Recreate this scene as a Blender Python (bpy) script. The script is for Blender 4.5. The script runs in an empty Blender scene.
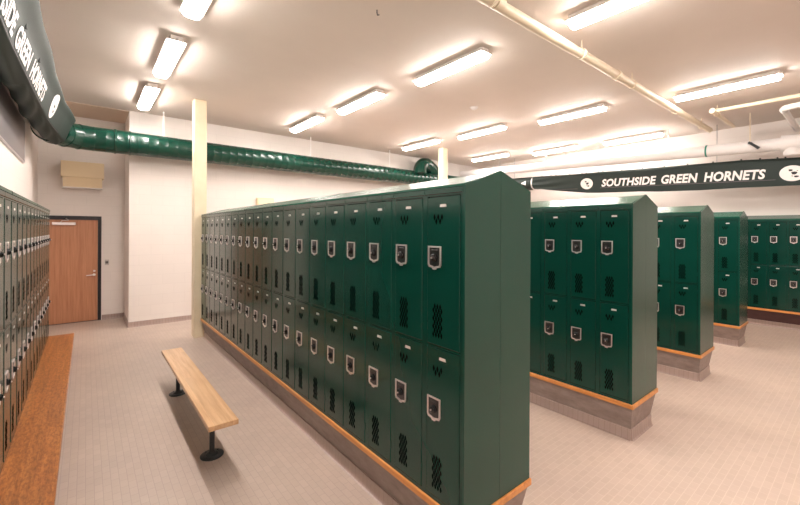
import bpy, bmesh, math, random
from mathutils import Vector, Matrix, noise
random.seed(7)
S = bpy.context.scene
COL = S.collection
PI = math.pi

# ------------------------------------------------------------------ materials
def mat(name, col, rough=.5, metal=0, coat=0, spec=.5, emit=None, estr=0):
    m = bpy.data.materials.new(name); m.use_nodes = True
    b = m.node_tree.nodes['Principled BSDF']
    b.inputs['Base Color'].default_value = (*col, 1)
    b.inputs['Roughness'].default_value = rough
    b.inputs['Metallic'].default_value = metal
    b.inputs['Coat Weight'].default_value = coat
    b.inputs['Coat Roughness'].default_value = .08
    b.inputs['Specular IOR Level'].default_value = spec
    if emit:
        b.inputs['Emission Color'].default_value = (*emit, 1)
        b.inputs['Emission Strength'].default_value = estr
    return m
def nt(m):
    t = m.node_tree
    return t, t.nodes, t.links, t.nodes['Principled BSDF']
def coords(m, scale=(1, 1, 1), rot=(0, 0, 0), kind='Object'):
    t, N, L, b = nt(m)
    tc = N.new('ShaderNodeTexCoord'); mp = N.new('ShaderNodeMapping')
    mp.inputs['Scale'].default_value = scale; mp.inputs['Rotation'].default_value = rot
    L.new(tc.outputs[kind], mp.inputs['Vector'])
    return mp.outputs['Vector']
def noise_node(m, vec, scale, detail=4, rough=.55):
    t, N, L, b = nt(m)
    n = N.new('ShaderNodeTexNoise'); n.inputs['Scale'].default_value = scale
    n.inputs['Detail'].default_value = detail; n.inputs['Roughness'].default_value = rough
    L.new(vec, n.inputs['Vector']); return n.outputs['Fac']
def ramp(m, fac, stops):
    t, N, L, b = nt(m)
    r = N.new('ShaderNodeValToRGB'); e = r.color_ramp.elements
    e[0].position, e[0].color = stops[0][0], (*stops[0][1], 1)
    e[1].position, e[1].color = stops[-1][0], (*stops[-1][1], 1)
    for p, c in stops[1:-1]:
        x = e.new(p); x.color = (*c, 1)
    L.new(fac, r.inputs['Fac']); return r.outputs['Color']
def mix(m, a, b_, fac, mode='MIX'):
    t, N, L, b = nt(m)
    x = N.new('ShaderNodeMix'); x.data_type = 'RGBA'; x.blend_type = mode
    if isinstance(fac, (int, float)): x.inputs[0].default_value = fac
    else: L.new(fac, x.inputs[0])
    for s, v in ((6, a), (7, b_)):
        if isinstance(v, tuple): x.inputs[s].default_value = (*v, 1)
        else: L.new(v, x.inputs[s])
    return x.outputs[2]
def bump(m, h, strength, dist=.01, inp='Normal'):
    t, N, L, b = nt(m)
    x = N.new('ShaderNodeBump'); x.inputs['Strength'].default_value = strength
    x.inputs['Distance'].default_value = dist
    L.new(h, x.inputs['Height']); L.new(x.outputs['Normal'], b.inputs[inp]); return x
def setc(m, c):
    t, N, L, b = nt(m); L.new(c, b.inputs['Base Color'])

def brick(m, vec, w, h, mortar, c1, c2, cm, offset=.5, bias=0, smooth=.3):
    t, N, L, b = nt(m)
    x = N.new('ShaderNodeTexBrick')
    x.offset = offset; x.squash = 1
    x.inputs['Scale'].default_value = 1
    x.inputs['Brick Width'].default_value = w; x.inputs['Row Height'].default_value = h
    x.inputs['Mortar Size'].default_value = mortar; x.inputs['Mortar Smooth'].default_value = smooth
    x.inputs['Bias'].default_value = bias
    x.inputs['Color1'].default_value = (*c1, 1); x.inputs['Color2'].default_value = (*c2, 1)
    x.inputs['Mortar'].default_value = (*cm, 1)
    L.new(vec, x.inputs['Vector']); return x

def green_paint(name, col, warp=.06, rough=.2, coat=.15, spec=.45):
    m = mat(name, col, rough, 0, coat, spec)
    v = coords(m, (1, 1, 1), kind='Generated') if False else coords(m)
    n = noise_node(m, v, 2.2, 0, .4)
    bump(m, n, warp, .05)
    f = noise_node(m, v, 1.7, 2)
    setc(m, ramp(m, f, [(.3, tuple(c*.93 for c in col)), (.75, tuple(min(1, c*1.06) for c in col))]))
    return m
M = {}
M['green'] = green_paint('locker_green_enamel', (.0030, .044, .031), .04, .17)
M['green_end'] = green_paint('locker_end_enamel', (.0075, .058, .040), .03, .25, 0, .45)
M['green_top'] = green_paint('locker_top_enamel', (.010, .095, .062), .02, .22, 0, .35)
M['gap'] = mat('gap_shadow_black', (.002, .006, .005), .9, spec=.1)
M['hole'] = mat('vent_opening_black', (.0015, .002, .002), .95, spec=0)
M['chrome'] = mat('brushed_steel', (.88, .80, .79), .38, .85)
M['plate'] = mat('number_plate_aluminium', (.85, .78, .76), .35, .7)
M['cup_dark'] = mat('cup_dark_steel', (.10, .095, .095), .3, .9)
M['dial'] = mat('lock_dial_black', (.01, .01, .011), .25)
M['cloth'] = mat('banner_cloth_green', (.009, .020, .016), .62, 0, 0, .45)
v = coords(M['cloth']); bump(M['cloth'], noise_node(M['cloth'], v, 260, 2), .15, .002)
M['letter'] = mat('banner_white_print', (.86, .82, .80), .6)
M['stripe'] = mat('banner_mauve_line', (.20, .15, .17), .6)
M['ink'] = mat('banner_dark_print', (.02, .025, .025), .6)
M['duct'] = green_paint('duct_green_paint', (.002, .042, .027), .03, .26)
M['galv'] = mat('galvanised_steel', (.45, .45, .46), .35, .9)
M['pipe_white'] = mat('pipe_white_jacket', (.80, .77, .76), .42)
M['pipe_cream'] = mat('pipe_cream_paint', (.80, .68, .52), .4)
M['cream'] = mat('cream_paint', (.84, .72, .52), .45)
v = coords(M['cream']); setc(M['cream'], ramp(M['cream'], noise_node(M['cream'], v, 3, 4), [(.3, (.78, .66, .46)), (.7, (.86, .75, .56))]))
M['tan'] = mat('tan_painted_metal', (.78, .62, .40), .45)
M['diff'] = mat('lamp_diffuser', (.9, .9, .9), .5, emit=(1.0, .925, .865), estr=17)
M['lampbody'] = mat('lamp_body_white', (.78, .72, .68), .45)
M['black'] = mat('door_frame_black', (.012, .009, .012), .35)
M['iron'] = mat('bench_post_iron', (.035, .04, .045), .35, .4)
M['switch'] = mat('switch_plate_steel', (.55, .5, .48), .35, .6)
M['panel'] = mat('dark_glossy_panel', (.26, .235, .24), .3, 0, .2)
M['white'] = mat('white_plastic', (.85, .82, .80), .5)
M['steel_trim'] = mat('panel_edge_aluminium', (.65, .6, .62), .35, .8)
M['band'] = mat('pipe_marker_green', (.01, .22, .15), .4)

def wood(name, dark, mid, light, axis=1, rough=.35, coat=.2, wear=0):
    m = mat(name, mid, rough, 0, coat)
    sc = [22, 22, 22]; sc[axis] = 1.2
    v = coords(m, tuple(sc))
    n = noise_node(m, v, 1.6, 6, .62)
    c = ramp(m, n, [(.28, dark), (.5, mid), (.75, light)])
    st = coords(m, (1, 1, 1), (0, 0, PI/2 if axis == 1 else 0))
    b = brick(m, st, .95, .062, .0006, (.88, .88, .88), (1.06, 1.04, 1.0), (.55, .5, .45), .37)
    c = mix(m, c, b.outputs['Color'], .75, 'MULTIPLY')
    if wear:
        v2 = coords(m, (60, 17, 40), (0, 0, .35))
        w = noise_node(m, v2, 1.0, 5, .7)
        c = mix(m, c, ramp(m, w, [(.40, (.50, .42, .38)), (.56, (1, 1, 1))]), wear, 'MULTIPLY')
    setc(m, c); bump(m, n, .08, .004); return m
M['bench_wood'] = wood('bench_maple', (.60, .33, .16), (.74, .45, .24), (.84, .56, .32), 1, .32, .3)
M['ledge_wood'] = wood('ledge_varnished_wood', (.34, .105, .022), (.50, .175, .042), (.62, .25, .07), 1, .34, .3, .8)
M['trim_wood'] = wood('curb_trim_wood', (.55, .20, .045), (.68, .28, .075), (.78, .36, .11), 1, .4, .2)
m = mat('door_oak_veneer', (.55, .26, .14), .42, 0, .1); M['door_wood'] = m
n = noise_node(m, coords(m, (26, 26, 1.1)), 1.5, 5, .6)
setc(m, ramp(m, n, [(.25, (.42, .17, .085)), (.55, (.54, .245, .13)), (.8, (.62, .30, .17))]))

m = mat('floor_mosaic_tile_lengthwise', (.5, .4, .35), .38); M['floor_a'] = m
v = coords(m, (1, 1, 1), (0, 0, PI/2))
b = brick(m, v, .100, .050, .0022, (.54, .435, .37), (.575, .465, .40), (.46, .36, .31), .5)
n = noise_node(m, coords(m), 1.1, 5, .6)
setc(m, mix(m, b.outputs['Color'], ramp(m, n, [(.25, (.86, .85, .86)), (.75, (1.04, 1.03, 1.0))]), 1, 'MULTIPLY'))
bump(m, b.outputs['Fac'], -.25, .002)
m = mat('floor_mosaic_tile_crosswise', (.5, .4, .35), .38); M['floor_b'] = m
b = brick(m, coords(m), .100, .050, .0022, (.57, .45, .375), (.61, .485, .41), (.68, .565, .485), .5)  # grout paler than the tiles: floor glare painted into its colour
n = noise_node(m, coords(m), 1.0, 5, .6)
setc(m, mix(m, b.outputs['Color'], ramp(m, n, [(.25, (.88, .87, .88)), (.75, (1.04, 1.03, 1.0))]), 1, 'MULTIPLY'))
bump(m, b.outputs['Fac'], -.2, .002)
def wallmat(name, rot, col=(.82, .755, .715)):
    m = mat(name, col, .55)
    b = brick(m, coords(m, (1, 1, 1), rot), .40, .20, .004, col, tuple(c*.985 for c in col), tuple(c*.93 for c in col), .5)
    n = noise_node(m, coords(m), .8, 4, .6)
    setc(m, mix(m, b.outputs['Color'], ramp(m, n, [(.3, (.95, .95, .94)), (.7, (1.0, 1.0, 1.0))]), 1, 'MULTIPLY'))
    x = bump(m, b.outputs['Fac'], -.35, .004); return m
M['wall_x'] = wallmat('painted_block_wall', (PI/2, 0, 0))                 # plane containing X and Z
M['wall_y'] = wallmat('painted_block_side_wall', (PI/2, 0, PI/2))
m = mat('ceiling_plaster', (.66, .545, .47), .7); M['ceil'] = m
n = noise_node(m, coords(m), .55, 5, .6)
setc(m, ramp(m, n, [(.3, (.69, .61, .555)), (.7, (.76, .675, .615))]))
bump(m, noise_node(m, coords(m), 14, 3), .05, .01)
M['ceil_shade'] = mat('recess_ceiling_shade', (.66, .52, .41), .7)  # tan tone puts the dimmer light of the recess into the colour
def concrete(name, a, b_, rough=.6):
    m = mat(name, a, rough)
    n = noise_node(m, coords(m, (1, .35, 1)), 14, 7, .7)
    setc(m, ramp(m, n, [(.3, a), (.7, b_)])); bump(m, n, .25, .006); return m
M['curb'] = concrete('curb_grey_concrete', (.22, .165, .15), (.36, .285, .255))
M['curb_dark'] = concrete('curb_maroon_paint', (.045, .016, .016), (.075, .028, .026), .45)
m = mat('cove_base_tile', (.4, .31, .28), .35); M['cove'] = m
b = brick(m, coords(m, (1, 1, 0)), .052, 9, .0025, (.40, .30, .265), (.44, .335, .295), (.30, .22, .19), 0)
v2 = coords(m, (1, 1, 1), (0, 0, PI/2))
b2 = brick(m, v2, .052, 9, .0025, (1, 1, 1), (.95, .95, .95), (.78, .75, .74), 0)
setc(m, mix(m, b.outputs['Color'], b2.outputs['Color'], 1, 'MULTIPLY'))

# ------------------------------------------------------------------ mesh builder
class MB:
    def __init__(s): s.v = []; s.f = []; s.mi = []; s.sm = []
    def add(s, vs, fs, mi=0, smooth=False):
        o = len(s.v); s.v += [tuple(p) for p in vs]
        for f in fs:
            s.f.append(tuple(i+o for i in f)); s.mi.append(mi); s.sm.append(smooth)
        return s
    def box(s, x0, x1, y0, y1, z0, z1, mi=0):
        vs = [(x, y, z) for z in (z0, z1) for y in (y0, y1) for x in (x0, x1)]
        return s.add(vs, [(0, 2, 3, 1), (4, 5, 7, 6), (0, 1, 5, 4), (2, 6, 7, 3), (0, 4, 6, 2), (1, 3, 7, 5)], mi)
    def bbox(s, x0, x1, y0, y1, z0, z1, bev=.003, mi=0, seg=1):
        bm = bmesh.new(); bmesh.ops.create_cube(bm, size=1)
        for q in bm.verts:
            q.co = Vector(((x0+x1)/2+q.co.x*(x1-x0), (y0+y1)/2+q.co.y*(y1-y0), (z0+z1)/2+q.co.z*(z1-z0)))
        bmesh.ops.bevel(bm, geom=bm.edges[:], offset=bev, segments=seg, affect='EDGES', profile=.5)
        bm.verts.index_update()
        s.add([q.co[:] for q in bm.verts], [[q.index for q in f.verts] for f in bm.faces], mi); bm.free(); return s
    def prism(s, poly, axis, a, b, mi=0):
        # poly in the two remaining axes, in order
        n = len(poly)
        def P(p, t):
            q = list(p); q.insert(axis, t); return tuple(q)
        vs = [P(p, a) for p in poly]+[P(p, b) for p in poly]
        fs = [tuple(range(n))[::-1], tuple(range(n, 2*n))]+[(i, (i+1) % n, n+(i+1) % n, n+i) for i in range(n)]
        return s.add(vs, fs, mi)
    def tube(s, path, r, seg=20, mi=0, caps=True):
        path = [Vector(p) for p in path]; rs = r if isinstance(r, (list, tuple)) else [r]*len(path)
        up = Vector((0, 0, 1)); rings = []
        t0 = (path[1]-path[0]).normalized()
        nrm = (up if abs(t0.dot(up)) < .9 else Vector((1, 0, 0))); nrm = (nrm-t0*nrm.dot(t0)).normalized()
        for i, p in enumerate(path):
            a = path[max(0, i-1)]; b = path[min(len(path)-1, i+1)]
            t = (b-a).normalized() if (b-a).length > 1e-9 else t0
            nrm = (nrm-t*nrm.dot(t)).normalized(); bn = t.cross(nrm)
            k = 1.0
            rings.append([p+(nrm*math.cos(2*PI*j/seg)+bn*math.sin(2*PI*j/seg))*rs[i]*k for j in range(seg)])
        vs = [q for R in rings for q in R]
        fs = [(i*seg+j, i*seg+(j+1) % seg, (i+1)*seg+(j+1) % seg, (i+1)*seg+j) for i in range(len(path)-1) for j in range(seg)]
        s.add(vs, fs, mi, True)
        if caps:
            s.add(rings[0], [tuple(range(seg))], mi); s.add(rings[-1], [tuple(range(seg))], mi)
        return s
    def lathe(s, prof, c, axis='z', seg=24, mi=0):
        vs = []; n = len(prof)
        for r, h in prof:
            for j in range(seg):
                a = 2*PI*j/seg
                d = {'z': (r*math.cos(a), r*math.sin(a), h), 'y': (r*math.cos(a), h, r*math.sin(a)), 'x': (h, r*math.cos(a), r*math.sin(a))}[axis]
                vs.append((c[0]+d[0], c[1]+d[1], c[2]+d[2]))
        fs = [(i*seg+j, i*seg+(j+1) % seg, (i+1)*seg+(j+1) % seg, (i+1)*seg+j) for i in range(n-1) for j in range(seg)]
        s.add(vs, fs, mi, True)
        if prof[0][0] > 1e-6: s.add(vs[:seg], [tuple(range(seg))], mi)
        if prof[-1][0] > 1e-6: s.add(vs[-seg:], [tuple(range(seg))], mi)
        return s
    def mesh(s, name, mats, recalc=True):
        me = bpy.data.meshes.new(name); me.from_pydata(s.v, [], s.f)
        for m_ in (mats if isinstance(mats, (list, tuple)) else [mats]): me.materials.append(m_)
        for p, i, q in zip(me.polygons, s.mi, s.sm): p.material_index = i; p.use_smooth = q
        if recalc:
            bm = bmesh.new(); bm.from_mesh(me); bmesh.ops.remove_doubles(bm, verts=bm.verts[:], dist=1e-6)
            bmesh.ops.recalc_face_normals(bm, faces=bm.faces[:])
            for e in bm.edges:
                if len(e.link_faces) == 2 and e.calc_face_angle(0) > .9: e.smooth = False
            bm.to_mesh(me); bm.free()
        return me
    def build(s, name, mats, parent=None, recalc=True):
        o = bpy.data.objects.new(name, s.mesh(name, mats, recalc)); COL.objects.link(o)
        if parent: o.parent = parent
        return o

def tag(o, label, cat, group=None):
    o['label'] = label; o['category'] = cat
    if group: o['group'] = group
    return o
def struct(o): o['kind'] = 'structure'; return o
def empty(name, loc=(0, 0, 0), rz=0):
    o = bpy.data.objects.new(name, None); o.empty_display_size = .1
    o.location = loc; o.rotation_euler = (0, 0, rz); COL.objects.link(o); return o
def kids(o): return [c for c in COL.objects if c.parent == o]
def copy_tree(o, parent=None, tree=None):
    c = o.copy(); COL.objects.link(c); c.parent = parent
    for ch, sub in tree: copy_tree(ch, c, sub)
    return c
def tree_of(o): return [(c, tree_of(c)) for c in kids(o)]

# ------------------------------------------------------------------ dimensions (metres)
HC = 4.214                      # ceiling
ZB, ZT, ZP = .349, 2.162, 2.265 # locker foot, locker head, ridge of the sloped top
W, D = .31, .30
XL, XRW = -.72, 11.05
YB, YR, XC = 9.242, 10.384, .637
Y0, NB = -3.2, 4

# ------------------------------------------------------------------ room shell
mb = MB(); mb.box(-1.0, 1.75, Y0, 11.0, -.1, 0, 0); mb.box(1.75, 11.6, Y0, 11.0, -.1, 0, 1)
struct(mb.build('floor', [M['floor_a'], M['floor_b']]))
struct(MB().box(-1.0, 11.6, Y0, 11.0, HC, HC+.12).build('ceiling', M['ceil']))
struct(MB().box(-.75, XC-.002, YB+.03, YR, HC-.012, HC-.0005).build('trim_1', M['ceil_shade']))
struct(MB().box(XL-.2, XL, Y0, YB+.02, 0, HC).box(XL-.2, XL-.02, YB+.02, YR+.1, 0, HC).build('wall_left', M['wall_y']))
struct(MB().box(XC, 11.3, YB, YB+1.3, 0, HC).build('wall_back', M['wall_x']))
# recess wall with the door opening
DX0, DX1, DZ = -.705, .242, 2.175
mb = MB(); mb.box(DX1, XC, YR, YR+.2, 0, HC); mb.box(XL-.02, DX0, YR, YR+.2, 0, HC); mb.box(DX0, DX1, YR, YR+.2, DZ, HC)
struct(mb.build('wall_recess', M['wall_x']))
struct(MB().box(XRW, XRW+.2, Y0, YB, 0, HC).build('wall_right', M['wall_y']))
struct(MB().box(XL-.2, XRW+.2, Y0-.2, Y0, 0, HC).build('wall_front', M['wall_x']))
def cove(pts, name, h=.10, t=.012):
    # pts: polyline on the floor, room on the left-hand side of travel
    mb = MB()
    for (a, b) in zip(pts[:-1], pts[1:]):
        a = Vector((*a, 0)); b = Vector((*b, 0)); d = (b-a).normalized(); n = Vector((-d.y, d.x, 0))
        prof = [(0, 0), (t+.018, 0), (t+.007, .006), (t+.002, .02), (t, .04), (t, h-.004), (t-.004, h), (0, h)]
        vs = []
        for P, e in ((a, -t), (b, t)):
            for (u, z) in prof: vs.append(P+n*u+Vector((0, 0, z)))
        k = len(prof)
        mb.add(vs, [(i, (i+1) % k, k+(i+1) % k, k+i) for i in range(k)]+[tuple(range(k)), tuple(range(k, 2*k))])
    return struct(mb.build(name, M['cove']))
cove([(XRW, YB), (XC-.012, YB)], 'baseboard_back')
cove([(XC, YB+.012), (XC, YR)], 'baseboard_return')
cove([(XC, YR), (DX1+.01, YR)], 'baseboard_recess')

# door in the recess
dr = struct(empty('door_1', ((DX0+DX1)/2, YR, 0)))
def sub(mb, name, mats, parent):     # world-space mesh put under an unrotated empty
    o = mb.build(name, mats, None); o.parent = parent
    o.matrix_parent_inverse = Matrix.Translation(-Vector(parent.location)); return o
mb = MB(); y0, y1 = YR-.012, YR+.16
mb.box(DX0, DX0+.05, y0, y1, 0, DZ); mb.box(DX1-.055, DX1, y0, y1, 0, DZ); mb.box(DX0+.05, DX1-.055, y0, y1, DZ-.075, DZ)
sub(mb, 'door_frame', M['black'], dr)
leaf = sub(MB().bbox(DX0+.053, DX1-.058, YR+.015, YR+.06, .008, DZ-.078, .003), 'door_leaf', M['door_wood'], dr)
mb = MB(); mb.bbox(-.53, -.17, YR-.05, YR+.014, 1.985, 2.045, .006)
sub(mb, 'door_closer', M['chrome'], dr)
mb = MB(); mb.tube([(-.40, YR-.03, 2.046), (-.38, YR-.10, 2.075), (-.28, YR-.14, 2.085), (-.32, YR-.02, 2.12)], .009, 8)
sub(mb, 'closer_arm', M['chrome'], dr)
mb = MB(); mb.lathe([(.026, 0), (.026, -.012), (.012, -.016), (.012, -.055)], (.125, YR+.014, .955), 'y', 16)
mb.tube([(.125, YR-.042, .955), (.09, YR-.044, .955), (.03, YR-.042, .952), (.0, YR-.036, .948)], .010, 10)
sub(mb, 'door_handle', M['chrome'], dr)
sub(MB().lathe([(.021, 0), (.021, -.010), (.013, -.014), (.0, -.014)], (.128, YR+.014, 1.035), 'y', 14), 'keyhole', M['chrome'], dr)
# metal strip along the floor under the door
struct(MB().bbox(DX0+.05, DX1-.055, YR-.0, YR+.14, 0, .006, .002).build('trim_2', M['black']))

t = empty('light_switch', (.335, YR, 1.205))
MB().bbox(-.036, .036, -.007, .0, -.058, .058, .002).build('wall_plate', M['switch'], t)
mb = MB().bbox(-.022, -.004, -.016, -.007, -.025, .025, .002).bbox(.006, .022, -.012, -.007, -.025, .025, .002)
mb.build('toggle', M['dial'], t)
tag(t, 'small steel light switch plate on the white wall right of the wooden door', 'light switch')

# dark glossy panel on the left wall
t = empty('wall_panel', (XL, 6.4, 2.87))
MB().box(.004, .022, -1.3, 1.46, .012, .59).build('panel_face', M['panel'], t)
MB().box(0, .026, -1.312, 1.472, 0, .012).box(0, .026, -1.312, 1.472, .59, .602).box(0, .026, -1.312, -1.3, .012, .59).box(0, .026, 1.46, 1.472, .012, .59).build('panel_frame', M['steel_trim'], t)
tag(t, 'dark grey glossy panel mounted high on the white left wall above the lockers', 'wall panel')

# tan unit on the wall over the door
t = empty('wall_vent_hood', (-.06, YR, 2.73))
MB().bbox(-.335, .335, -.285, 0, .21, .52, .006).build('housing', M['tan'], t)
MB().prism([(-.255, .21), (-.285+.06, .02), (0, .02), (0, .21)], 0, -.305, .305).build('lower_hood', M['tan'], t)
g = MB().bbox(-.315, .315, -.235, 0, 0, .02, .003).build('bottom_grille', M['lampbody'], t)
tag(t, 'tan metal vent box mounted on the wall above the wooden door', 'vent box')
t = empty('wall_speaker', (3.25, YB, 2.42))
MB().bbox(-.19, .19, -.12, 0, 0, .235, .008).build('cabinet', M['tan'], t)
MB().box(-.17, .17, -.124, -.12, .02, .215).build('front_grille', M['cream'], t)
tag(t, 'tan box on the back wall just showing above the longest locker bank', 'wall box')

# ------------------------------------------------------------------ structural posts
def post(x, y, w, d):
    return struct(MB().bbox(x, x+w, y, y+d, 0, HC, .008).build('trim_3' if x < 3 else 'trim_4', M['cream']))
post(1.46, 7.625, .20, .20)
post(7.62, 7.65, .19, .19)

# ------------------------------------------------------------------ curbs with wood trim
def curb(x0, x1, y0, y1, idx, over=(.012, .012, .012, .012), taper=(.05, .075, .03, .0), dark=False):
    # x0..x1 / y0..y1: outline of the lockers; trim overhangs, concrete narrows downwards, tile cove at foot
    ox0, ox1, oy0, oy1 = over
    tr = MB().bbox(x0-ox0, x1+ox1, y0-oy0, y1+oy1, ZB-.042, ZB, .004)
    struct(tr.build('trim_%d' % idx, M['trim_wood']))
    tx0, tx1, ty0, ty1 = taper
    c = MB(); zt = ZB-.042; zb = .10
    def q(k, z): return [(x0+tx0*k, y0+ty0*k, z), (x1-tx1*k, y0+ty0*k, z), (x1-tx1*k, y1-ty1*k, z), (x0+tx0*k, y1-ty1*k, z)]
    vs = q(.1, zt)+q(1, zb)+q(1, 0)
    c.add(vs, [(0, 1, 2, 3), (0, 1, 5, 4), (1, 2, 6, 5), (2, 3, 7, 6), (3, 0, 4, 7), (4, 5, 9, 8), (5, 6, 10, 9), (6, 7, 11, 10), (7, 4, 8, 11), (11, 10, 9, 8)])
    struct(c.build('curb', M['curb_dark'] if dark else M['curb']))
    a, b_, c0, d = x0+tx0, x1-tx1, y0+ty0, y1-ty1
    # travel with the room on the left: clockwise around the curb seen from above
    cove([(a, c0), (a, d), (b_, d), (b_, c0), (a, c0)], 'baseboard_curb', .10, .010)

BANKS = [(1.568, 1.40, 20, .3075), (3.816, 1.403, 8, .295), (6.022, 1.423, 5, .292), (8.366, 1.449, 4, .292)]
for i, (x, y, n, w_) in enumerate(BANKS):
    curb(x, x+.607, y, y+.014+n*w_, 5+i)
# right wall curb and left ledge
RX = 10.743
curb(RX, XRW, -.4, 2.30, 9, (.03, 0, 0, .02), (.03, 0, 0, 0), True)
mb = MB().bbox(XL, -.138, -1.6, 7.665, ZB-.045, ZB, .006)
t = tag(mb.build('bench_ledge', M['ledge_wood']), 'long worn orange-brown varnished wood ledge running under the left wall lockers', 'wooden ledge')
struct(MB().box(XL, -.235, -1.6, 7.60, 0, ZB-.045).build('curb', M['curb']))
cove([(-.235, -1.6), (-.235, 7.60), (XL, 7.60)][::-1], 'baseboard_ledge', .10, .010)

# ------------------------------------------------------------------ locker prototypes  (x right, y into locker, z up; origin at left foot of the face)
DW = .262; U0 = (W-DW)/2
DZ0, DZ1 = (.028, .887), (.905, 1.764)
mb = MB()
mb.box(0, W, .020, D, 0, ZT-ZB, 0)                                   # carcass behind the face
mb.box(0, U0-.003, 0, .020, 0, ZT-ZB); mb.box(W-U0+.003, W, 0, .020, 0, ZT-ZB)
mb.box(U0-.003, W-U0+.003, 0, .020, 1.768, ZT-ZB); mb.box(U0-.003, W-U0+.003, 0, .020, 0, .024)
mb.box(U0-.003, W-U0+.003, 0, .020, .891, .901)
mb.box(U0-.003, W-U0+.003, .0185, .0195, .024, 1.768, 1)
mb.bbox(.0005, W-.0005, -.007, 0, 1.778, 1.811, .003)                # drip rail above the doors
for z in (.12, .78, 1.0, 1.66):                                       # hinge knuckles on the right stile
    mb.box(W-U0-.001, W-U0+.004, -.003, .002, z, z+.05)
ME_BODY = mb.mesh('locker_body', [M['green'], M['gap']])
mb = MB()
mb.bbox(0, DW, -.003, .016, 0, .859, .0035, 0, 2)
def diamond(u, z, a=.0098, b=.018):
    mb.add([(u-a, -.0036, z), (u-a*.25, -.0036, z-b), (u+a*.25, -.0036, z-b), (u+a, -.0036, z), (u+a*.25, -.0036, z+b), (u-a*.25, -.0036, z+b)], [(0, 1, 2, 3, 4, 5)], 1)
for i in range(3): diamond(.060+i*.031, .859-.118)
for i in range(2): diamond(.0755+i*.031, .859-.142)
for r in range(8):
    for i in range(3 if r % 2 == 0 else 4):
        off = .0595+i*.0225 if r % 2 == 0 else .0483+i*.0225
        diamond(off+.006, .225-r*.0235, .0088, .0158)
ME_DOOR = mb.mesh('locker_door', [M['green'], M['hole']], recalc=False)
# recessed handle surround
mb = MB()
cx, zt, w2 = .064, .859-.285, .054
outer = [(-w2, 0), (w2, 0), (w2, -.108), (w2-.007, -.122), (.018, -.127), (.011, -.136), (-.011, -.136), (-.018, -.127), (-w2+.007, -.122), (-w2, -.108)]
inner = [(-w2+.009, -.009), (w2-.009, -.009), (w2-.010, -.104), (w2-.015, -.112), (.015, -.116), (.009, -.119), (-.009, -.119), (-.015, -.116), (-w2+.015, -.112), (-w2+.010, -.104)]
n = 10
def ring(poly, y): return [(cx+u, y, zt+z) for u, z in poly]
vs = ring(outer, -.0035)+ring(outer, -.010)+ring(inner, -.010)+ring(inner, -.0045)
fs = []
for k in range(3):
    fs += [(k*n+i, k*n+(i+1) % n, (k+1)*n+(i+1) % n, (k+1)*n+i) for i in range(n)]
mb.add(vs, fs, 0)
mb.add(ring(inner, -.0046), [tuple(range(n))], 1)
mb.bbox(cx-.024, cx+.024, -.010, -.005, zt-.030, zt-.020, .002, 1)
ME_CUP = mb.mesh('handle_cup', [M['chrome'], M['cup_dark']], recalc=False)
mb = MB().lathe([(.023, -.0045), (.023, -.012), (.020, -.014), (.020, -.022), (.012, -.028), (.0, -.028)], (cx, 0, zt-.068), 'y', 18)
mb.lathe([(.005, -.027), (.005, -.034), (0, -.034)], (cx, 0, zt-.068), 'y', 8, 1)
ME_DIAL = mb.mesh('lock_dial', [M['dial'], M['chrome']])
mb = MB().prism([(.104, .859-.060), (.158, .859-.060), (.154, .859-.044), (.108, .859-.044)], 1, -.0045, -.003)
mb2 = MB()
# prism along axis 1 expects (x,z) pairs
mb.box(.113, .149, -.0049, -.0044, .859-.056, .859-.049, 1)
ME_PLATE = mb.mesh('number_plate', [M['plate'], M['lampbody']])

def locker(full=True):
    r = empty('locker')
    def ob(nm, me, p):
        o = bpy.data.objects.new(nm, me); COL.objects.link(o); o.parent = p; return o
    ob('body', ME_BODY, r)
    for z0, _ in (DZ0, DZ1):
        d = ob('door', ME_DOOR, r); d.location = (U0, 0, z0)
        if full:
            ob('handle_cup', ME_CUP, d); ob('lock_dial', ME_DIAL, d); ob('number_plate', ME_PLATE, d)
    return r
proto = locker(); ptree = tree_of(proto); pfree = True
simple = locker(False); stree = tree_of(simple); sfree = True
ORD = ['first', 'second', 'third', 'fourth', 'fifth', 'sixth', 'seventh', 'eighth', 'ninth', 'tenth', 'eleventh', 'twelfth', 'thirteenth', 'fourteenth', 'fifteenth', 'sixteenth', 'seventeenth', 'eighteenth', 'nineteenth', 'twentieth']
def place(x, y, rz, label, group, full=True, w_=W):
    global pfree, sfree
    if full:
        o = proto if pfree else copy_tree(proto, None, ptree); pfree = False
    else:
        o = simple if sfree else copy_tree(simple, None, stree); sfree = False
    o.location = (x, y, ZB); o.rotation_euler = (0, 0, rz); o.scale = (w_/W, 1, 1); tag(o, label, 'locker', group)
    return o

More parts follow.
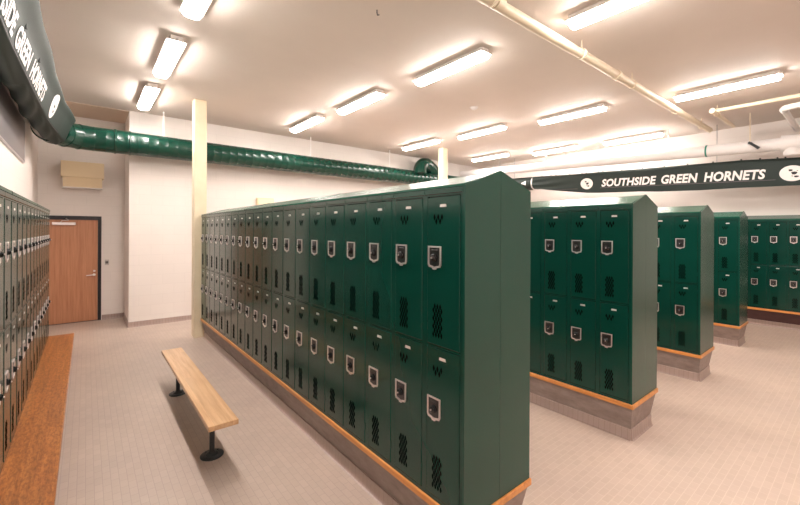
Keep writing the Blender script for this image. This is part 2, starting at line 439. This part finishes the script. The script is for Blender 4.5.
def sloped_top(x0, x1, y0, y1, name, label, single=False):
    zf = ZT; mb = MB()
    if single == 'left':    # rises to the wall on the left
        prof = [(x1+.008, zf), (x1+.008, zf+.022), (x0, ZP), (x0, zf)]
    elif single == 'right':
        prof = [(x0-.008, zf), (x0-.008, zf+.022), (x1, ZP), (x1, zf)]
    else:
        xm = (x0+x1)/2
        prof = [(x0-.006, zf), (x0-.006, zf+.012), (xm, ZP), (x1+.006, zf+.012), (x1+.006, zf)]
    mb.prism([(p[0], p[1]) for p in prof], 1, y0, y1)
    # seams between the sheets
    y = y0+1.86
    while y < y1-.3:
        pr = [(p[0], p[1]+(.003 if p[1] > zf+.001 else 0)) for p in prof]
        mb.prism(pr, 1, y-.012, y+.012); y += 1.86
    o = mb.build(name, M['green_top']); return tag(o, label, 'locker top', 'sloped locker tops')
def end_panel(x0, x1, y, label):
    # two sheets meeting under the ridge
    xm = (x0+x1)/2; mb = MB()
    for a, b in ((x0-.004, xm-.001), (xm+.001, x1+.004)):
        za = ZT+.006 if a < xm-.1 else ZP+.006; zb = ZP+.006 if a < xm-.1 else ZT+.006
        mb.prism([(a, ZB), (b, ZB), (b, zb), (a, za)], 1, y, y+.014)
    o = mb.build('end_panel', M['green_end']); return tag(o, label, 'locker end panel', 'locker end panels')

BN = ['longest nearest locker bank', 'second locker bank from the left', 'third locker bank from the left', 'narrowest fourth locker bank']
for bi, (x, y, n, w_) in enumerate(BANKS):
    for k in range(n):
        ys = y+.014+(k+1)*w_
        nm = ['green two-door locker, %s from the near end panel of the longest bank' % ORD[k],
              'dark green locker, %s from the end panel of the second bank' % ORD[k],
              'green locker, %s from the end panel of the third bank from the left' % ORD[k],
              'green locker, %s from the end panel of the narrowest fourth bank' % ORD[k]][bi]
        place(x, ys, -PI/2, nm, 'lockers of the %s' % BN[bi], True, w_)
        if bi == 0:
            place(x+.607, ys-w_, PI/2, 'green locker in the rear row of the longest bank, backing onto its front row', 'rear row lockers', False, w_)
    sloped_top(x, x+.607, y+.014, y+.016+n*w_, 'sloped_locker_top', 'green sloped steel top covering the %s' % BN[bi])
    end_panel(x, x+.607, y, 'peaked grey-green steel end panel closing the %s' % BN[bi])
# left wall row
for k in range(18):
    place(-.419, 7.655-(k+1)*W, PI/2, 'green locker on the left wall, %s from the wooden door end of its row' % ORD[k], 'lockers along the left wall')
sloped_top(XL+.004, -.419, 7.655-18*W, 7.655, 'sloped_locker_top', 'green sloped top over the row of lockers on the left wall', 'left')
# right wall row
LR = []
for k in range(7):
    ys = 2.284-k*.288
    LR.append((k, ys))
rl = {0: 'farthest left behind the narrow fourth bank', 1: 'mostly hidden behind the narrow fourth bank', 2: 'just right of the narrow fourth bank', 3: 'second from the narrow fourth bank', 4: 'third from the narrow fourth bank', 5: 'fourth from the narrow fourth bank', 6: 'fifth from the narrow fourth bank'}
for k, ys in LR:
    place(RX, ys-.0, -PI/2, 'dark green locker over the maroon curb, %s' % rl[k], 'lockers along the right wall', True, .288)
sloped_top(RX, XRW, 2.284-7*.288, 2.284, 'sloped_locker_top', 'green sloped top over the lockers on the right wall below the lettered banner', 'right')

# ------------------------------------------------------------------ bench in the aisle
t = empty('bench', (.82, 4.37, 0))
mb = MB()
mb.bbox(-.108, .108, -1.19, 1.19, .392, .432, .004, 0, 2)
mb.build('seat_board', M['bench_wood'], t)
for yy in (3.586-4.37, 5.18-4.37):
    mb = MB().tube([(0.01, yy, .012), (0.01, yy, .385)], .021, 16)
    mb.bbox(-.06, .08, yy-.04, yy+.04, .384, .392, .002)
    mb.build('post', M['iron'], t)
    mb = MB().lathe([(.092, 0), (.092, .006), (.082, .012), (.05, .013), (.046, .020), (.028, .024), (.024, .035), (.0, .035)], (.01, yy, 0), 'z', 32)
    for a in range(4):
        mb.lathe([(.008, .010), (.008, .017), (0, .018)], (.01+.065*math.cos(a*PI/2+.6), yy+.065*math.sin(a*PI/2+.6), 0), 'z', 8)
    mb.build('floor_flange', M['iron'], t)
tag(t, 'narrow pale maple bench on two black pedestal posts standing in the aisle', 'bench')

# ------------------------------------------------------------------ ceiling lamps
def lamp_proto(L=1.25):
    t = empty('ceiling_lamp')
    mb = MB(); h = L/2
    mb.bbox(-.065, .065, -h-.012, h+.012, -.062, 0, .004)
    mb.box(-.106, .106, -h-.032, h+.032, -.068, -.062)
    for s in (-1, 1):
        mb.bbox(-.03, .03, s*(h+.012)-.012, s*(h+.012)+.012, -.055, -.015, .003)
    mb.build('housing', M['lampbody'], t)
    pr = [(-.088, -.068), (-.088, -.085), (-.070, -.112), (-.032, -.122), (.032, -.122), (.070, -.112), (.088, -.085), (.088, -.068)]
    MB().prism(pr, 1, -h, h).build('diffuser', M['diff'], t)
    mb = MB()
    for s in (-1, 1):
        mb.lathe([(.008, -.0), (.008, -.02), (.0, -.02)], (0, s*(h+.02), -.04), 'z', 8)
    mb.build('end_screw', M['iron'], t)
    return t
LAMPS = [(.83, 3.88, 'long lit fluorescent ceiling lamp cut by the top picture edge, left aisle row'),
         (.82, 5.93, 'lit ceiling lamp second in the left aisle row, above the bench'),
         (.80, 7.92, 'farthest lit ceiling lamp of the left aisle row, near the recess over the door'),
         (4.02, 1.47, 'lit ceiling lamp at the top edge just right of the thick cream pipe'),
         (3.86, 3.77, 'large lit ceiling lamp over the longest locker bank near its front end'),
         (3.70, 5.80, 'lit ceiling lamp behind the large one over the longest locker bank'),
         (3.58, 7.68, 'small lit ceiling lamp close to the back wall right of the near cream post'),
         (7.62, 1.52, 'long lit ceiling lamp at the right between the two cream pipes'),
         (7.20, 3.77, 'lit ceiling lamp in the middle of the picture, left of the cream pipe run'),
         (6.90, 5.72, 'lit ceiling lamp beyond the small smoke detector'),
         (6.72, 7.58, 'small lit ceiling lamp just left of the rear cream post'),
         (10.00, 5.68, 'lit ceiling lamp near the white insulated pipe, second from the back wall'),
         (9.46, 7.50, 'lit ceiling lamp just right of the rear cream post'),
         (10.15, 3.77, 'lit ceiling lamp hanging right beside the white insulated pipe above the banner lettering'),
         (.86, 1.6, 'lit ceiling lamp behind the photographer over the left aisle'),
         (.86, -.6, 'rear lit ceiling lamp behind the photographer over the left aisle'),
         (4.1, -.7, 'lit ceiling lamp behind the photographer over the open floor'),
         (7.6, -.7, 'lit ceiling lamp behind the photographer towards the right wall'),
         ]
lp = lamp_proto(); ltree = tree_of(lp)
for i, (x, y, lab) in enumerate(LAMPS):
    o = lp if i == 0 else copy_tree(lp, None, ltree)
    o.location = (x, y, HC); tag(o, lab, 'ceiling lamp', 'fluorescent ceiling lamps')

t = MB().lathe([(.0, -.045), (.035, -.045), (.055, -.03), (.06, -.012), (.075, -.008), (.075, 0)], (0, 0, 0), 'z', 24).build('smoke_detector', M['white'])
t.location = (5.57, 4.785, HC); tag(t, 'small round white smoke detector on the ceiling between the lamps', 'smoke detector')
t = MB().tube([(0, 0, 0), (0, 0, -.03), (.012, .01, -.045), (.03, .0, -.04)], .006, 6).build('ceiling_hook', M['iron'])
t.location = (2.333, 3.325, HC); tag(t, 'tiny black hook in the bare ceiling near the top centre', 'hook')

# ------------------------------------------------------------------ green duct round the room
def lerp(tab, y):
    tab = sorted(tab)
    if y <= tab[0][0]: (a, u), (b, v) = tab[0], tab[1]
    elif y >= tab[-1][0]: (a, u), (b, v) = tab[-2], tab[-1]
    else:
        for i in range(len(tab)-1):
            if tab[i][0] <= y <= tab[i+1][0]: (a, u), (b, v) = tab[i], tab[i+1]; break
    return u+(v-u)*(y-a)/(b-a)
def ribbed(p0, p1, r, pitch=.16, rib=.0018, seg=32):
    p0, p1 = Vector(p0), Vector(p1); L = (p1-p0).length; d = (p1-p0)/L
    path = [p0]; rs = [r]; s = pitch
    while s < L-.02:
        for o_, k in ((-.008, 0), (-.003, rib), (.003, rib), (.008, 0)):
            path.append(p0+d*(s+o_)); rs.append(r+k)
        s += pitch
    path.append(p1); rs.append(r)
    return MB().tube(path, rs, seg)
duct = empty('air_duct', (0, 0, 0))
RD = .212; DZC = 3.52
ribbed((.10, 8.9, DZC), (10.1, 8.9, DZC-.02), RD).build('back_run', M['duct'], duct)
def gored(c, r0, a0, a1, R, r, z0, z1, nseg=5):
    mb = MB(); path = []; rs = []
    for k in range(nseg+1):
        a = a0+(a1-a0)*k/nseg; p = Vector((c[0]+R*math.cos(a), c[1]+R*math.sin(a), z0+(z1-z0)*k/nseg))
        t_ = Vector((-math.sin(a), math.cos(a), 0))*(1 if a1 > a0 else -1)
        for o_, e in ((-.012, 0), (-.009, .009), (.009, .009), (.012, 0)):
            if (k == 0 and o_ < 0) or (k == nseg and o_ > 0): continue
            path.append(p+t_*o_); rs.append(r+e)
    return mb.tube(path, rs, 32)
gored((.10, 8.34), 0, PI, PI/2, .56, RD, DZC, DZC, 4).build('elbow', M['duct'], duct)
gored((10.1, 8.55), 0, PI/2, 0, .35, .20, DZC-.02, 3.42, 4).build('elbow', M['duct'], duct)
ribbed((10.45, 8.55, 3.42), (10.45, -1.0, 3.08), .185).build('right_run', M['duct'], duct)
MB().tube([(-.55, -1.0, 3.54), (-.55, 7.9, 3.54), (-.46, 8.4, 3.52)], [.13, .13, .208], 28).build('left_run', M['galv'], duct)
for x in (.40, .62):
    MB().tube([(x-.02, 8.9, DZC), (x-.012, 8.9, DZC), (x+.012, 8.9, DZC), (x+.02, 8.9, DZC)], [RD, RD+.012, RD+.012, RD], 32).build('joint_band', M['duct'], duct)
MB().tube([(10.45, 6.60, 3.35), (10.45, 6.56, 3.35)], .196, 32).build('clamp_ring', M['white'], duct)
mb = MB().tube([(10.45, 8.2, 3.408), (10.45, 6.62, 3.351)], [.192, .197], 32)
sl = tag(mb.build('duct_sleeve', M['cloth']), 'short dark cloth sleeve with a white mark on the duct left of the white ring', 'duct sleeve')
mb = MB(); mb.add([(10.249, 6.93, 3.36), (10.249, 6.76, 3.43), (10.249, 6.76, 3.29)], [(0, 1, 2)]); mb.build('mark', M['letter'], sl, recalc=False)
# branch leaving the top of the back run into the wall
path = []
for k in range(9):
    a = k/8*PI/2
    path.append((7.72+.20*(1-math.cos(a))*1.6, 8.72+.1*math.sin(a), 3.58+.36*math.sin(a)))
path += [(8.2, 8.86, 3.90), (8.42, 8.90, 3.80), (8.66, 8.92, 3.62)]
MB().tube(path, [.2]*9+[.2, .19, .17], 24).build('branch_elbow', M['duct'], duct)
for (x, zt_) in ((1.16, 0), (4.27, 0), (6.71, 0), (8.9, 0)):
    MB().box(x-.012, x+.012, 8.896, 8.904, DZC+RD-.005, HC).build('hanger_strap', M['white'], duct)
MB().tube([(-.285, 3.95, HC), (-.285, 3.95, 3.70)], .007, 8).tube([(-.285, 3.95, 3.72), (-.285, 3.95, 3.69)], .018, 10).tube([(-.31, 3.95, 3.70), (-.22, 3.95, 3.70)], .010, 8).build('hanger_rod', M['galv'], duct)
for y in (7.3, 5.6, 3.9, 2.2):
    z = 3.42-(8.55-y)*.0356
    MB().tube([(10.45, y, z+.18), (10.45, y, HC)], .006, 6).build('hanger_rod', M['galv'], duct)
tag(duct, 'round green painted spiral air duct running round the room under the ceiling', 'air duct')

# ------------------------------------------------------------------ banners
def text_geo(s_, height):
    cu = bpy.data.curves.new('tmp', 'FONT'); cu.body = s_; cu.size = 1; cu.offset = .034; cu.shear = .18; cu.resolution_u = 3
    cu.space_character = 1.02
    o = bpy.data.objects.new('tmp', cu); COL.objects.link(o)
    bpy.context.view_layer.update()
    me = o.evaluated_get(bpy.context.evaluated_depsgraph_get()).to_mesh()
    vs = [v.co.copy() for v in me.vertices]; fs = [tuple(p.vertices) for p in me.polygons]
    o.evaluated_get(bpy.context.evaluated_depsgraph_get()).to_mesh_clear()
    bpy.data.objects.remove(o); bpy.data.curves.remove(cu)
    x0 = min(v.x for v in vs); x1 = max(v.x for v in vs); y0 = min(v.y for v in vs); y1 = max(v.y for v in vs)
    return [((v.x-x0)/(x1-x0), (v.y-y0)/(y1-y0)*height) for v in vs], fs
WORDS = [('SOUTHSIDE', 0.0, 1.237), ('GREEN', 1.339, 2.031), ('HORNETS', 2.137, 3.122)]
geo = [(text_geo(w, 1.0), a, b) for w, a, b in WORDS]
def banner(name, surf, u0, u1, us, ucapt, text_s, text_h, logos, stripe, stripe_s, label, ties, smin, smax, ns, nu):
    """surf(u, s, off) -> point; u along the reading direction, s across (0 bottom of face), off outwards"""
    root = empty(name)
    mb = MB(); vs = []; fs = []
    for off in (0, -.004):
        for i in range(nu+1):
            for j in range(ns+1):
                vs.append(surf(u0+(u1-u0)*i/nu, smin+(smax-smin)*j/ns, off))
    w_ = ns+1; N_ = (nu+1)*w_
    for i in range(nu):
        for j in range(ns):
            fs.append((i*w_+j, (i+1)*w_+j, (i+1)*w_+j+1, i*w_+j+1)); fs.append(tuple(N_+q for q in fs[-1])[::-1])
    for i in range(nu):
        for j in (0, ns): fs.append((i*w_+j, (i+1)*w_+j, N_+(i+1)*w_+j, N_+i*w_+j))
    for j in range(ns):
        for i in (0, nu): fs.append((i*w_+j, i*w_+j+1, N_+i*w_+j+1, N_+i*w_+j))
    mb.add(vs, fs, 0, True); mb.build('cloth', M['cloth'], root)
    for (g, f), a, b in geo:
        mb = MB(); mb.add([surf(us+(a+(b-a)*x), text_s(us+a+(b-a)*x)+y*text_h, .006) for x, y in g], f)
        mb.build('lettering', M['letter'], root, recalc=False)['label'] = 'white capital letters'
    for (uc, sc_, ru, rs_) in logos:
        mb = MB(); seg = 32
        mb.add([surf(uc+ru*math.cos(2*PI*k/seg), sc_+rs_*math.sin(2*PI*k/seg), .006) for k in range(seg)], [tuple(range(seg))])
        lo = mb.build('emblem', M['letter'], root, recalc=False); lo['label'] = 'white round emblem'
        mb = MB()
        for (dx, dy, a, b) in ((-.15, .38, .17, .13), (.12, .02, .24, .2), (.28, -.42, .2, .12), (-.02, -.35, .07, .05), (.35, .3, .06, .05)):
            mb.add([surf(uc+ru*(dx+a*math.cos(2*PI*k/9)*(1+.3*math.sin(k*2.3))), sc_+rs_*(dy+b*math.sin(2*PI*k/9)), .009) for k in range(9)], [tuple(range(9))])
        mb.build('mark', M['ink'], lo, recalc=False)
    for (a, b) in stripe:
        mb = MB(); k_ = 40
        mb.add([surf(a+(b-a)*i/k_, stripe_s(a+(b-a)*i/k_)+h, .005) for i in range(k_+1) for h in (0, .012)], [(2*i, 2*i+2, 2*i+3, 2*i+1) for i in range(k_)])
        mb.build('stripe', M['stripe'], root, recalc=False)
    for u in ties:
        p = Vector(surf(u, smax-.0 if False else ties_s, .0)); 
        mb = MB().tube([p+Vector((0, 0, -.02)), p+Vector((0, 0, .025))], .014, 8)
        mb.build('tie', M['ink'], root)
    return tag(root, label, 'banner')
# right banner: u = -Y, reading towards -Y; front face at X = 10.25
TOP = [(6.5, 3.535), (5.3, 3.479), (4.57, 3.462), (3.6, 3.428), (2.7, 3.406), (1.8, 3.385), (.93, 3.325), (-1, 3.24)]
BOT = [(6.5, 3.19), (6.04, 3.095), (5.3, 2.986), (4.9, 2.93), (4.57, 2.905), (3.6, 2.870), (3.2, 2.838), (2.45, 2.812), (1.8, 2.81), (.93, 2.787), (-1, 2.72)]
def surfR(u, s, off):
    y = -u; zt_, zb_ = lerp(TOP, y), lerp(BOT, y)
    rip = .012*math.sin(u*2.1+1)+.006*math.sin(u*7.3+s*5)
    if y > 5.0: rip += .02*math.sin((y-5)*5+s*14)*min(1, (y-5))
    if s <= .86:                      # hanging face
        x = 10.235+rip*(1-s)
        z = zb_+(zt_-.06-zb_)*(s/.86)
        return (x-off, y, z)
    if s <= 1:                        # rolls over the top of the duct
        a = (s-.86)/.14*PI/2
        return (10.235+.14*(1-math.cos(a))+rip*.1-off*math.cos(a), y, zt_-.06+.06*math.sin(a)+off*math.sin(a))
    return (10.375+(s-1)*.8, y, zt_-.0-(s-1)*.05+off)
def sR(u, z):                         # face parameter of a height
    y = -u; return (z-lerp(BOT, y))/(lerp(TOP, y)-.06-lerp(BOT, y))*.86
ties_s = 1.0
TY = [6.297, 6.01, 5.856, 5.446, 5.102, 4.98, 4.661, 4.549, 4.086, 3.623, 3.162, 2.707, 2.249, 1.786, 1.497, 1.245, 1.134]
tb = lambda u: sR(u, 3.056+(u+4.513)*-.0345)
banner('wall_banner', surfR, -6.53, .6, -4.513, 0, tb, .335, [(-4.90, sR(-4.9, 3.170), .165, .26), (-1.02, sR(-1.02, 3.022), .18, .265)],
       [(-5.75, -5.15), (-4.55, -1.25)], lambda u: sR(u, 3.030+(u+4.513)*-.0345),
       'dark green banner with white lettering and emblems hung along the duct on the right wall', [-y for y in TY], 0, 1.12, 24, 150)
# left banner: u = Y; wraps the duct, face turned down towards the aisle
NEAR = [(-.60, 3.31), (-.52, 3.262), (-.445, 3.305), (-.395, 3.56), (-.305, 3.745), (-.42, 3.82)]
FAR = [(-.60, 3.31), (-.49, 3.265), (-.375, 3.315), (-.295, 3.56), (-.245, 3.70), (-.38, 3.79)]
PRE = [(-.67, 3.42), (-.66, 3.38)]
def surfL(u, s, off):
    k = min(1, max(0, (u-4.2)/3.4)); P = [Vector(a).lerp(Vector(b), k) for a, b in zip(NEAR, FAR)]
    P = [Vector((-.675, 3.44))]+P
    sag = .0
    # s: -2..-1..0 below stripe, 0..1 text face, 1..3 top
    segs = s+3
    i = int(min(max(math.floor(segs), 0), 5)); f = segs-i
    # P index: 0,1 (-3..-2), 2 (-1), 3 (0), 4 (1), 5 (2), 6 (3)
    if 0 <= i-0 and s < 0 or s > 1:   # round corners with catmull-rom outside the flat face
        def G(q): return P[min(max(q, 0), len(P)-1)]
        p0, p1, p2, p3 = G(i-1), G(i), G(i+1), G(i+2)
        if i == 2: p3 = p2+(p2-p1)*.6
        q = .5*((2*p1)+(-p0+p2)*f+(2*p0-5*p1+4*p2-p3)*f*f+(-p0+3*p1-3*p2+p3)*f**3)
    else:
        q = P[i].lerp(P[i+1], f)
    w_ = 0 if 0 <= s <= 1 else 1
    rip = .007*math.sin(u*5+s*3)*w_*min(1, abs(s if s < 0 else s-1))+.012*math.sin(u*9+s*4)*w_*(1 if u > 5.2 and s < -.3 else 0)
    # outward is roughly away from the duct centre
    q = q+Vector((.10*max(0, min(1, (u-6.6)/1.7))**1.6, 0)); c = Vector((-.52, 3.52)); d = (q-c).normalized()
    if 0 <= s <= 1:
        e = (P[4]-P[3]).normalized(); d = Vector((e.y, -e.x))
    q = q+d*(off+rip)
    return (q.x, u, q.y)
ties_s = 1.0
L0 = 2.87
def tl(u): return .10
banner('duct_banner', surfL, 1.2, 8.3, L0, 0, tl, .74, [(6.75, .78, .2, .66), (L0-.4, .6, .18, .6)],
       [(1.4, 6.15), (6.7, 7.6)], lambda u: -.0,
       'green banner with white lettering wrapped round the duct along the left wall', [5.2, 4.4, 3.6], -3, 3, 60, 140)

# ------------------------------------------------------------------ pipes
def pipe_thing(name, path, r, m_, label, seg=18, extra=()):
    t = empty(name); MB().tube(path, r, seg).build('pipe_run', m_, t)
    for nm, mb, mm in extra: mb.build(nm, mm, t)
    return tag(t, label, 'pipe')
def bend(a, c, b, r=.08, n=6):
    a, c, b = Vector(a), Vector(c), Vector(b); p = c+(a-c).normalized()*r; q = c+(b-c).normalized()*r
    return [a]+[((1-t_)**2*p+2*t_*(1-t_)*c+t_*t_*q) for t_ in [i/n for i in range(n+1)]]+[b]
ex = []
for x in (2.9, 4.6, 6.1, 8.0, 9.6):
    ex.append(('hanger', MB().tube([(x, 2.27, 4.05), (x, 2.27, HC)], .008, 8).tube([(x-.012, 2.27, 4.05), (x+.012, 2.27, 4.05)], .064, 18), M['pipe_cream']))
for x in (2.98, 5.6):
    ex.append(('coupling', MB().tube([(x-.05, 2.27, 4.05), (x+.05, 2.27, 4.05)], .063, 18), M['pipe_cream']))
pipe_thing('ceiling_pipe', [(2.0, 2.29, 4.05), (10.1, 2.25, 4.05)], .053, M['pipe_cream'], 'thick cream painted pipe crossing the ceiling diagonally from the top centre', 18, ex)
ex = [('hanger', MB().tube([(8.85, 1.86, 4.05), (8.85, 1.86, HC)], .007, 8).tube([(8.84, 1.86, 4.05), (8.86, 1.86, 4.05)], .045, 14), M['pipe_cream']),
      ('fitting', MB().tube([(8.50, 1.86, 4.05), (8.66, 1.86, 4.05)], .046, 14), M['pipe_cream'])]
pipe_thing('ceiling_pipe', bend((8.62, -1.0, 4.05), (8.57, 1.86, 4.05), (10.1, 1.86, 4.05)), .032, M['pipe_cream'], 'thin cream pipe with an elbow turning towards the right wall', 14, ex)
pipe_thing('ceiling_pipe', bend((8.35, -1.0, 3.9), (8.60, .97, 3.9), (10.6, 1.0, 3.9), .12), .045, M['galv'] if False else M['pipe_white'], 'white elbow pipe at the right picture edge below the thin cream pipe', 16,
           [('elbow_collar', MB().tube([(8.72, .972, 3.9), (8.80, .973, 3.9)], .054, 16), M['pipe_white'])])
zp = lambda y: 3.50+y*.0375+.03
ex = [('marker_band', MB().tube([(10.1, 2.31, zp(2.31)), (10.1, 2.28, zp(2.28))], .123, 24), M['band']),
      ('end_fitting', MB().tube([(10.1, 1.16, zp(1.16)), (10.1, .86, zp(.86))], .155, 24).tube([(10.1, 1.0, zp(1.0)), (10.13, 1.0, 3.36)], .14, 24), M['pipe_white'])]
for y in (7.6, 6.0, 4.55, 3.0, 1.6):
    ex.append(('hanger_rod', MB().tube([(10.1, y, zp(y)+.1), (10.1, y, HC)], .006, 6), M['galv']))
    ex.append(('hanger_clamp', MB().tube([(10.1, y-.012, zp(y)), (10.1, y+.012, zp(y))], .124, 24), M['pipe_white']))
pipe_thing('insulated_pipe', [(10.1, 9.22, zp(9.22)), (10.1, 5, zp(5)), (10.1, 1.0, zp(1.0))], .118, M['pipe_white'], 'fat white insulated pipe running below the ceiling above the right wall banner', 24, ex)
t = empty('sprinkler_head', (9.9, 1.575, HC))
MB().tube([(0, 0, 0), (0, 0, -.56)], .010, 8).build('drop_pipe', M['pipe_cream'], t)
MB().tube([(0, .02, -.56), (0, -.13, -.70)], [.020, .028], 12).lathe([(.0, -.60), (.035, -.595), (.035, -.57), (.0, -.56)], (0, 0, 0), 'z', 12).build('nozzle', M['iron'], t)
tag(t, 'small dark nozzle on a thin drop pipe beside the white insulated pipe', 'sprinkler')

# ------------------------------------------------------------------ world, camera, colour
w = bpy.data.worlds.new('World'); S.world = w; w.use_nodes = True
w.node_tree.nodes['Background'].inputs['Color'].default_value = (.9, .82, .78, 1)
w.node_tree.nodes['Background'].inputs['Strength'].default_value = .05
yaw, pitch, roll = math.radians(39.4016), math.radians(-.0592), math.radians(.2825)
F = Vector((math.sin(yaw)*math.cos(pitch), math.cos(yaw)*math.cos(pitch), math.sin(pitch)))
R = Vector((math.cos(yaw), -math.sin(yaw), 0)); U = R.cross(F)
R2 = R*math.cos(roll)+U*math.sin(roll); U2 = -R*math.sin(roll)+U*math.cos(roll)
cd = bpy.data.cameras.new('camera'); cam = bpy.data.objects.new('camera', cd); COL.objects.link(cam)
cam.matrix_world = Matrix(((R2.x, U2.x, -F.x, 0), (R2.y, U2.y, -F.y, 0), (R2.z, U2.z, -F.z, 1.92), (0, 0, 0, 1)))
cd.sensor_fit = 'HORIZONTAL'; cd.sensor_width = 36; cd.lens = 388.12/800*36
cd.shift_x = (400-405.40)/800; cd.shift_y = (230.49-252.5)/800
cd.clip_start = .05; cd.clip_end = 60
S.camera = cam
vs_ = S.view_settings; vs_.view_transform = 'Standard'; vs_.look = 'None'; vs_.gamma = 1; vs_.use_curve_mapping = False
vs_.exposure = 1.84
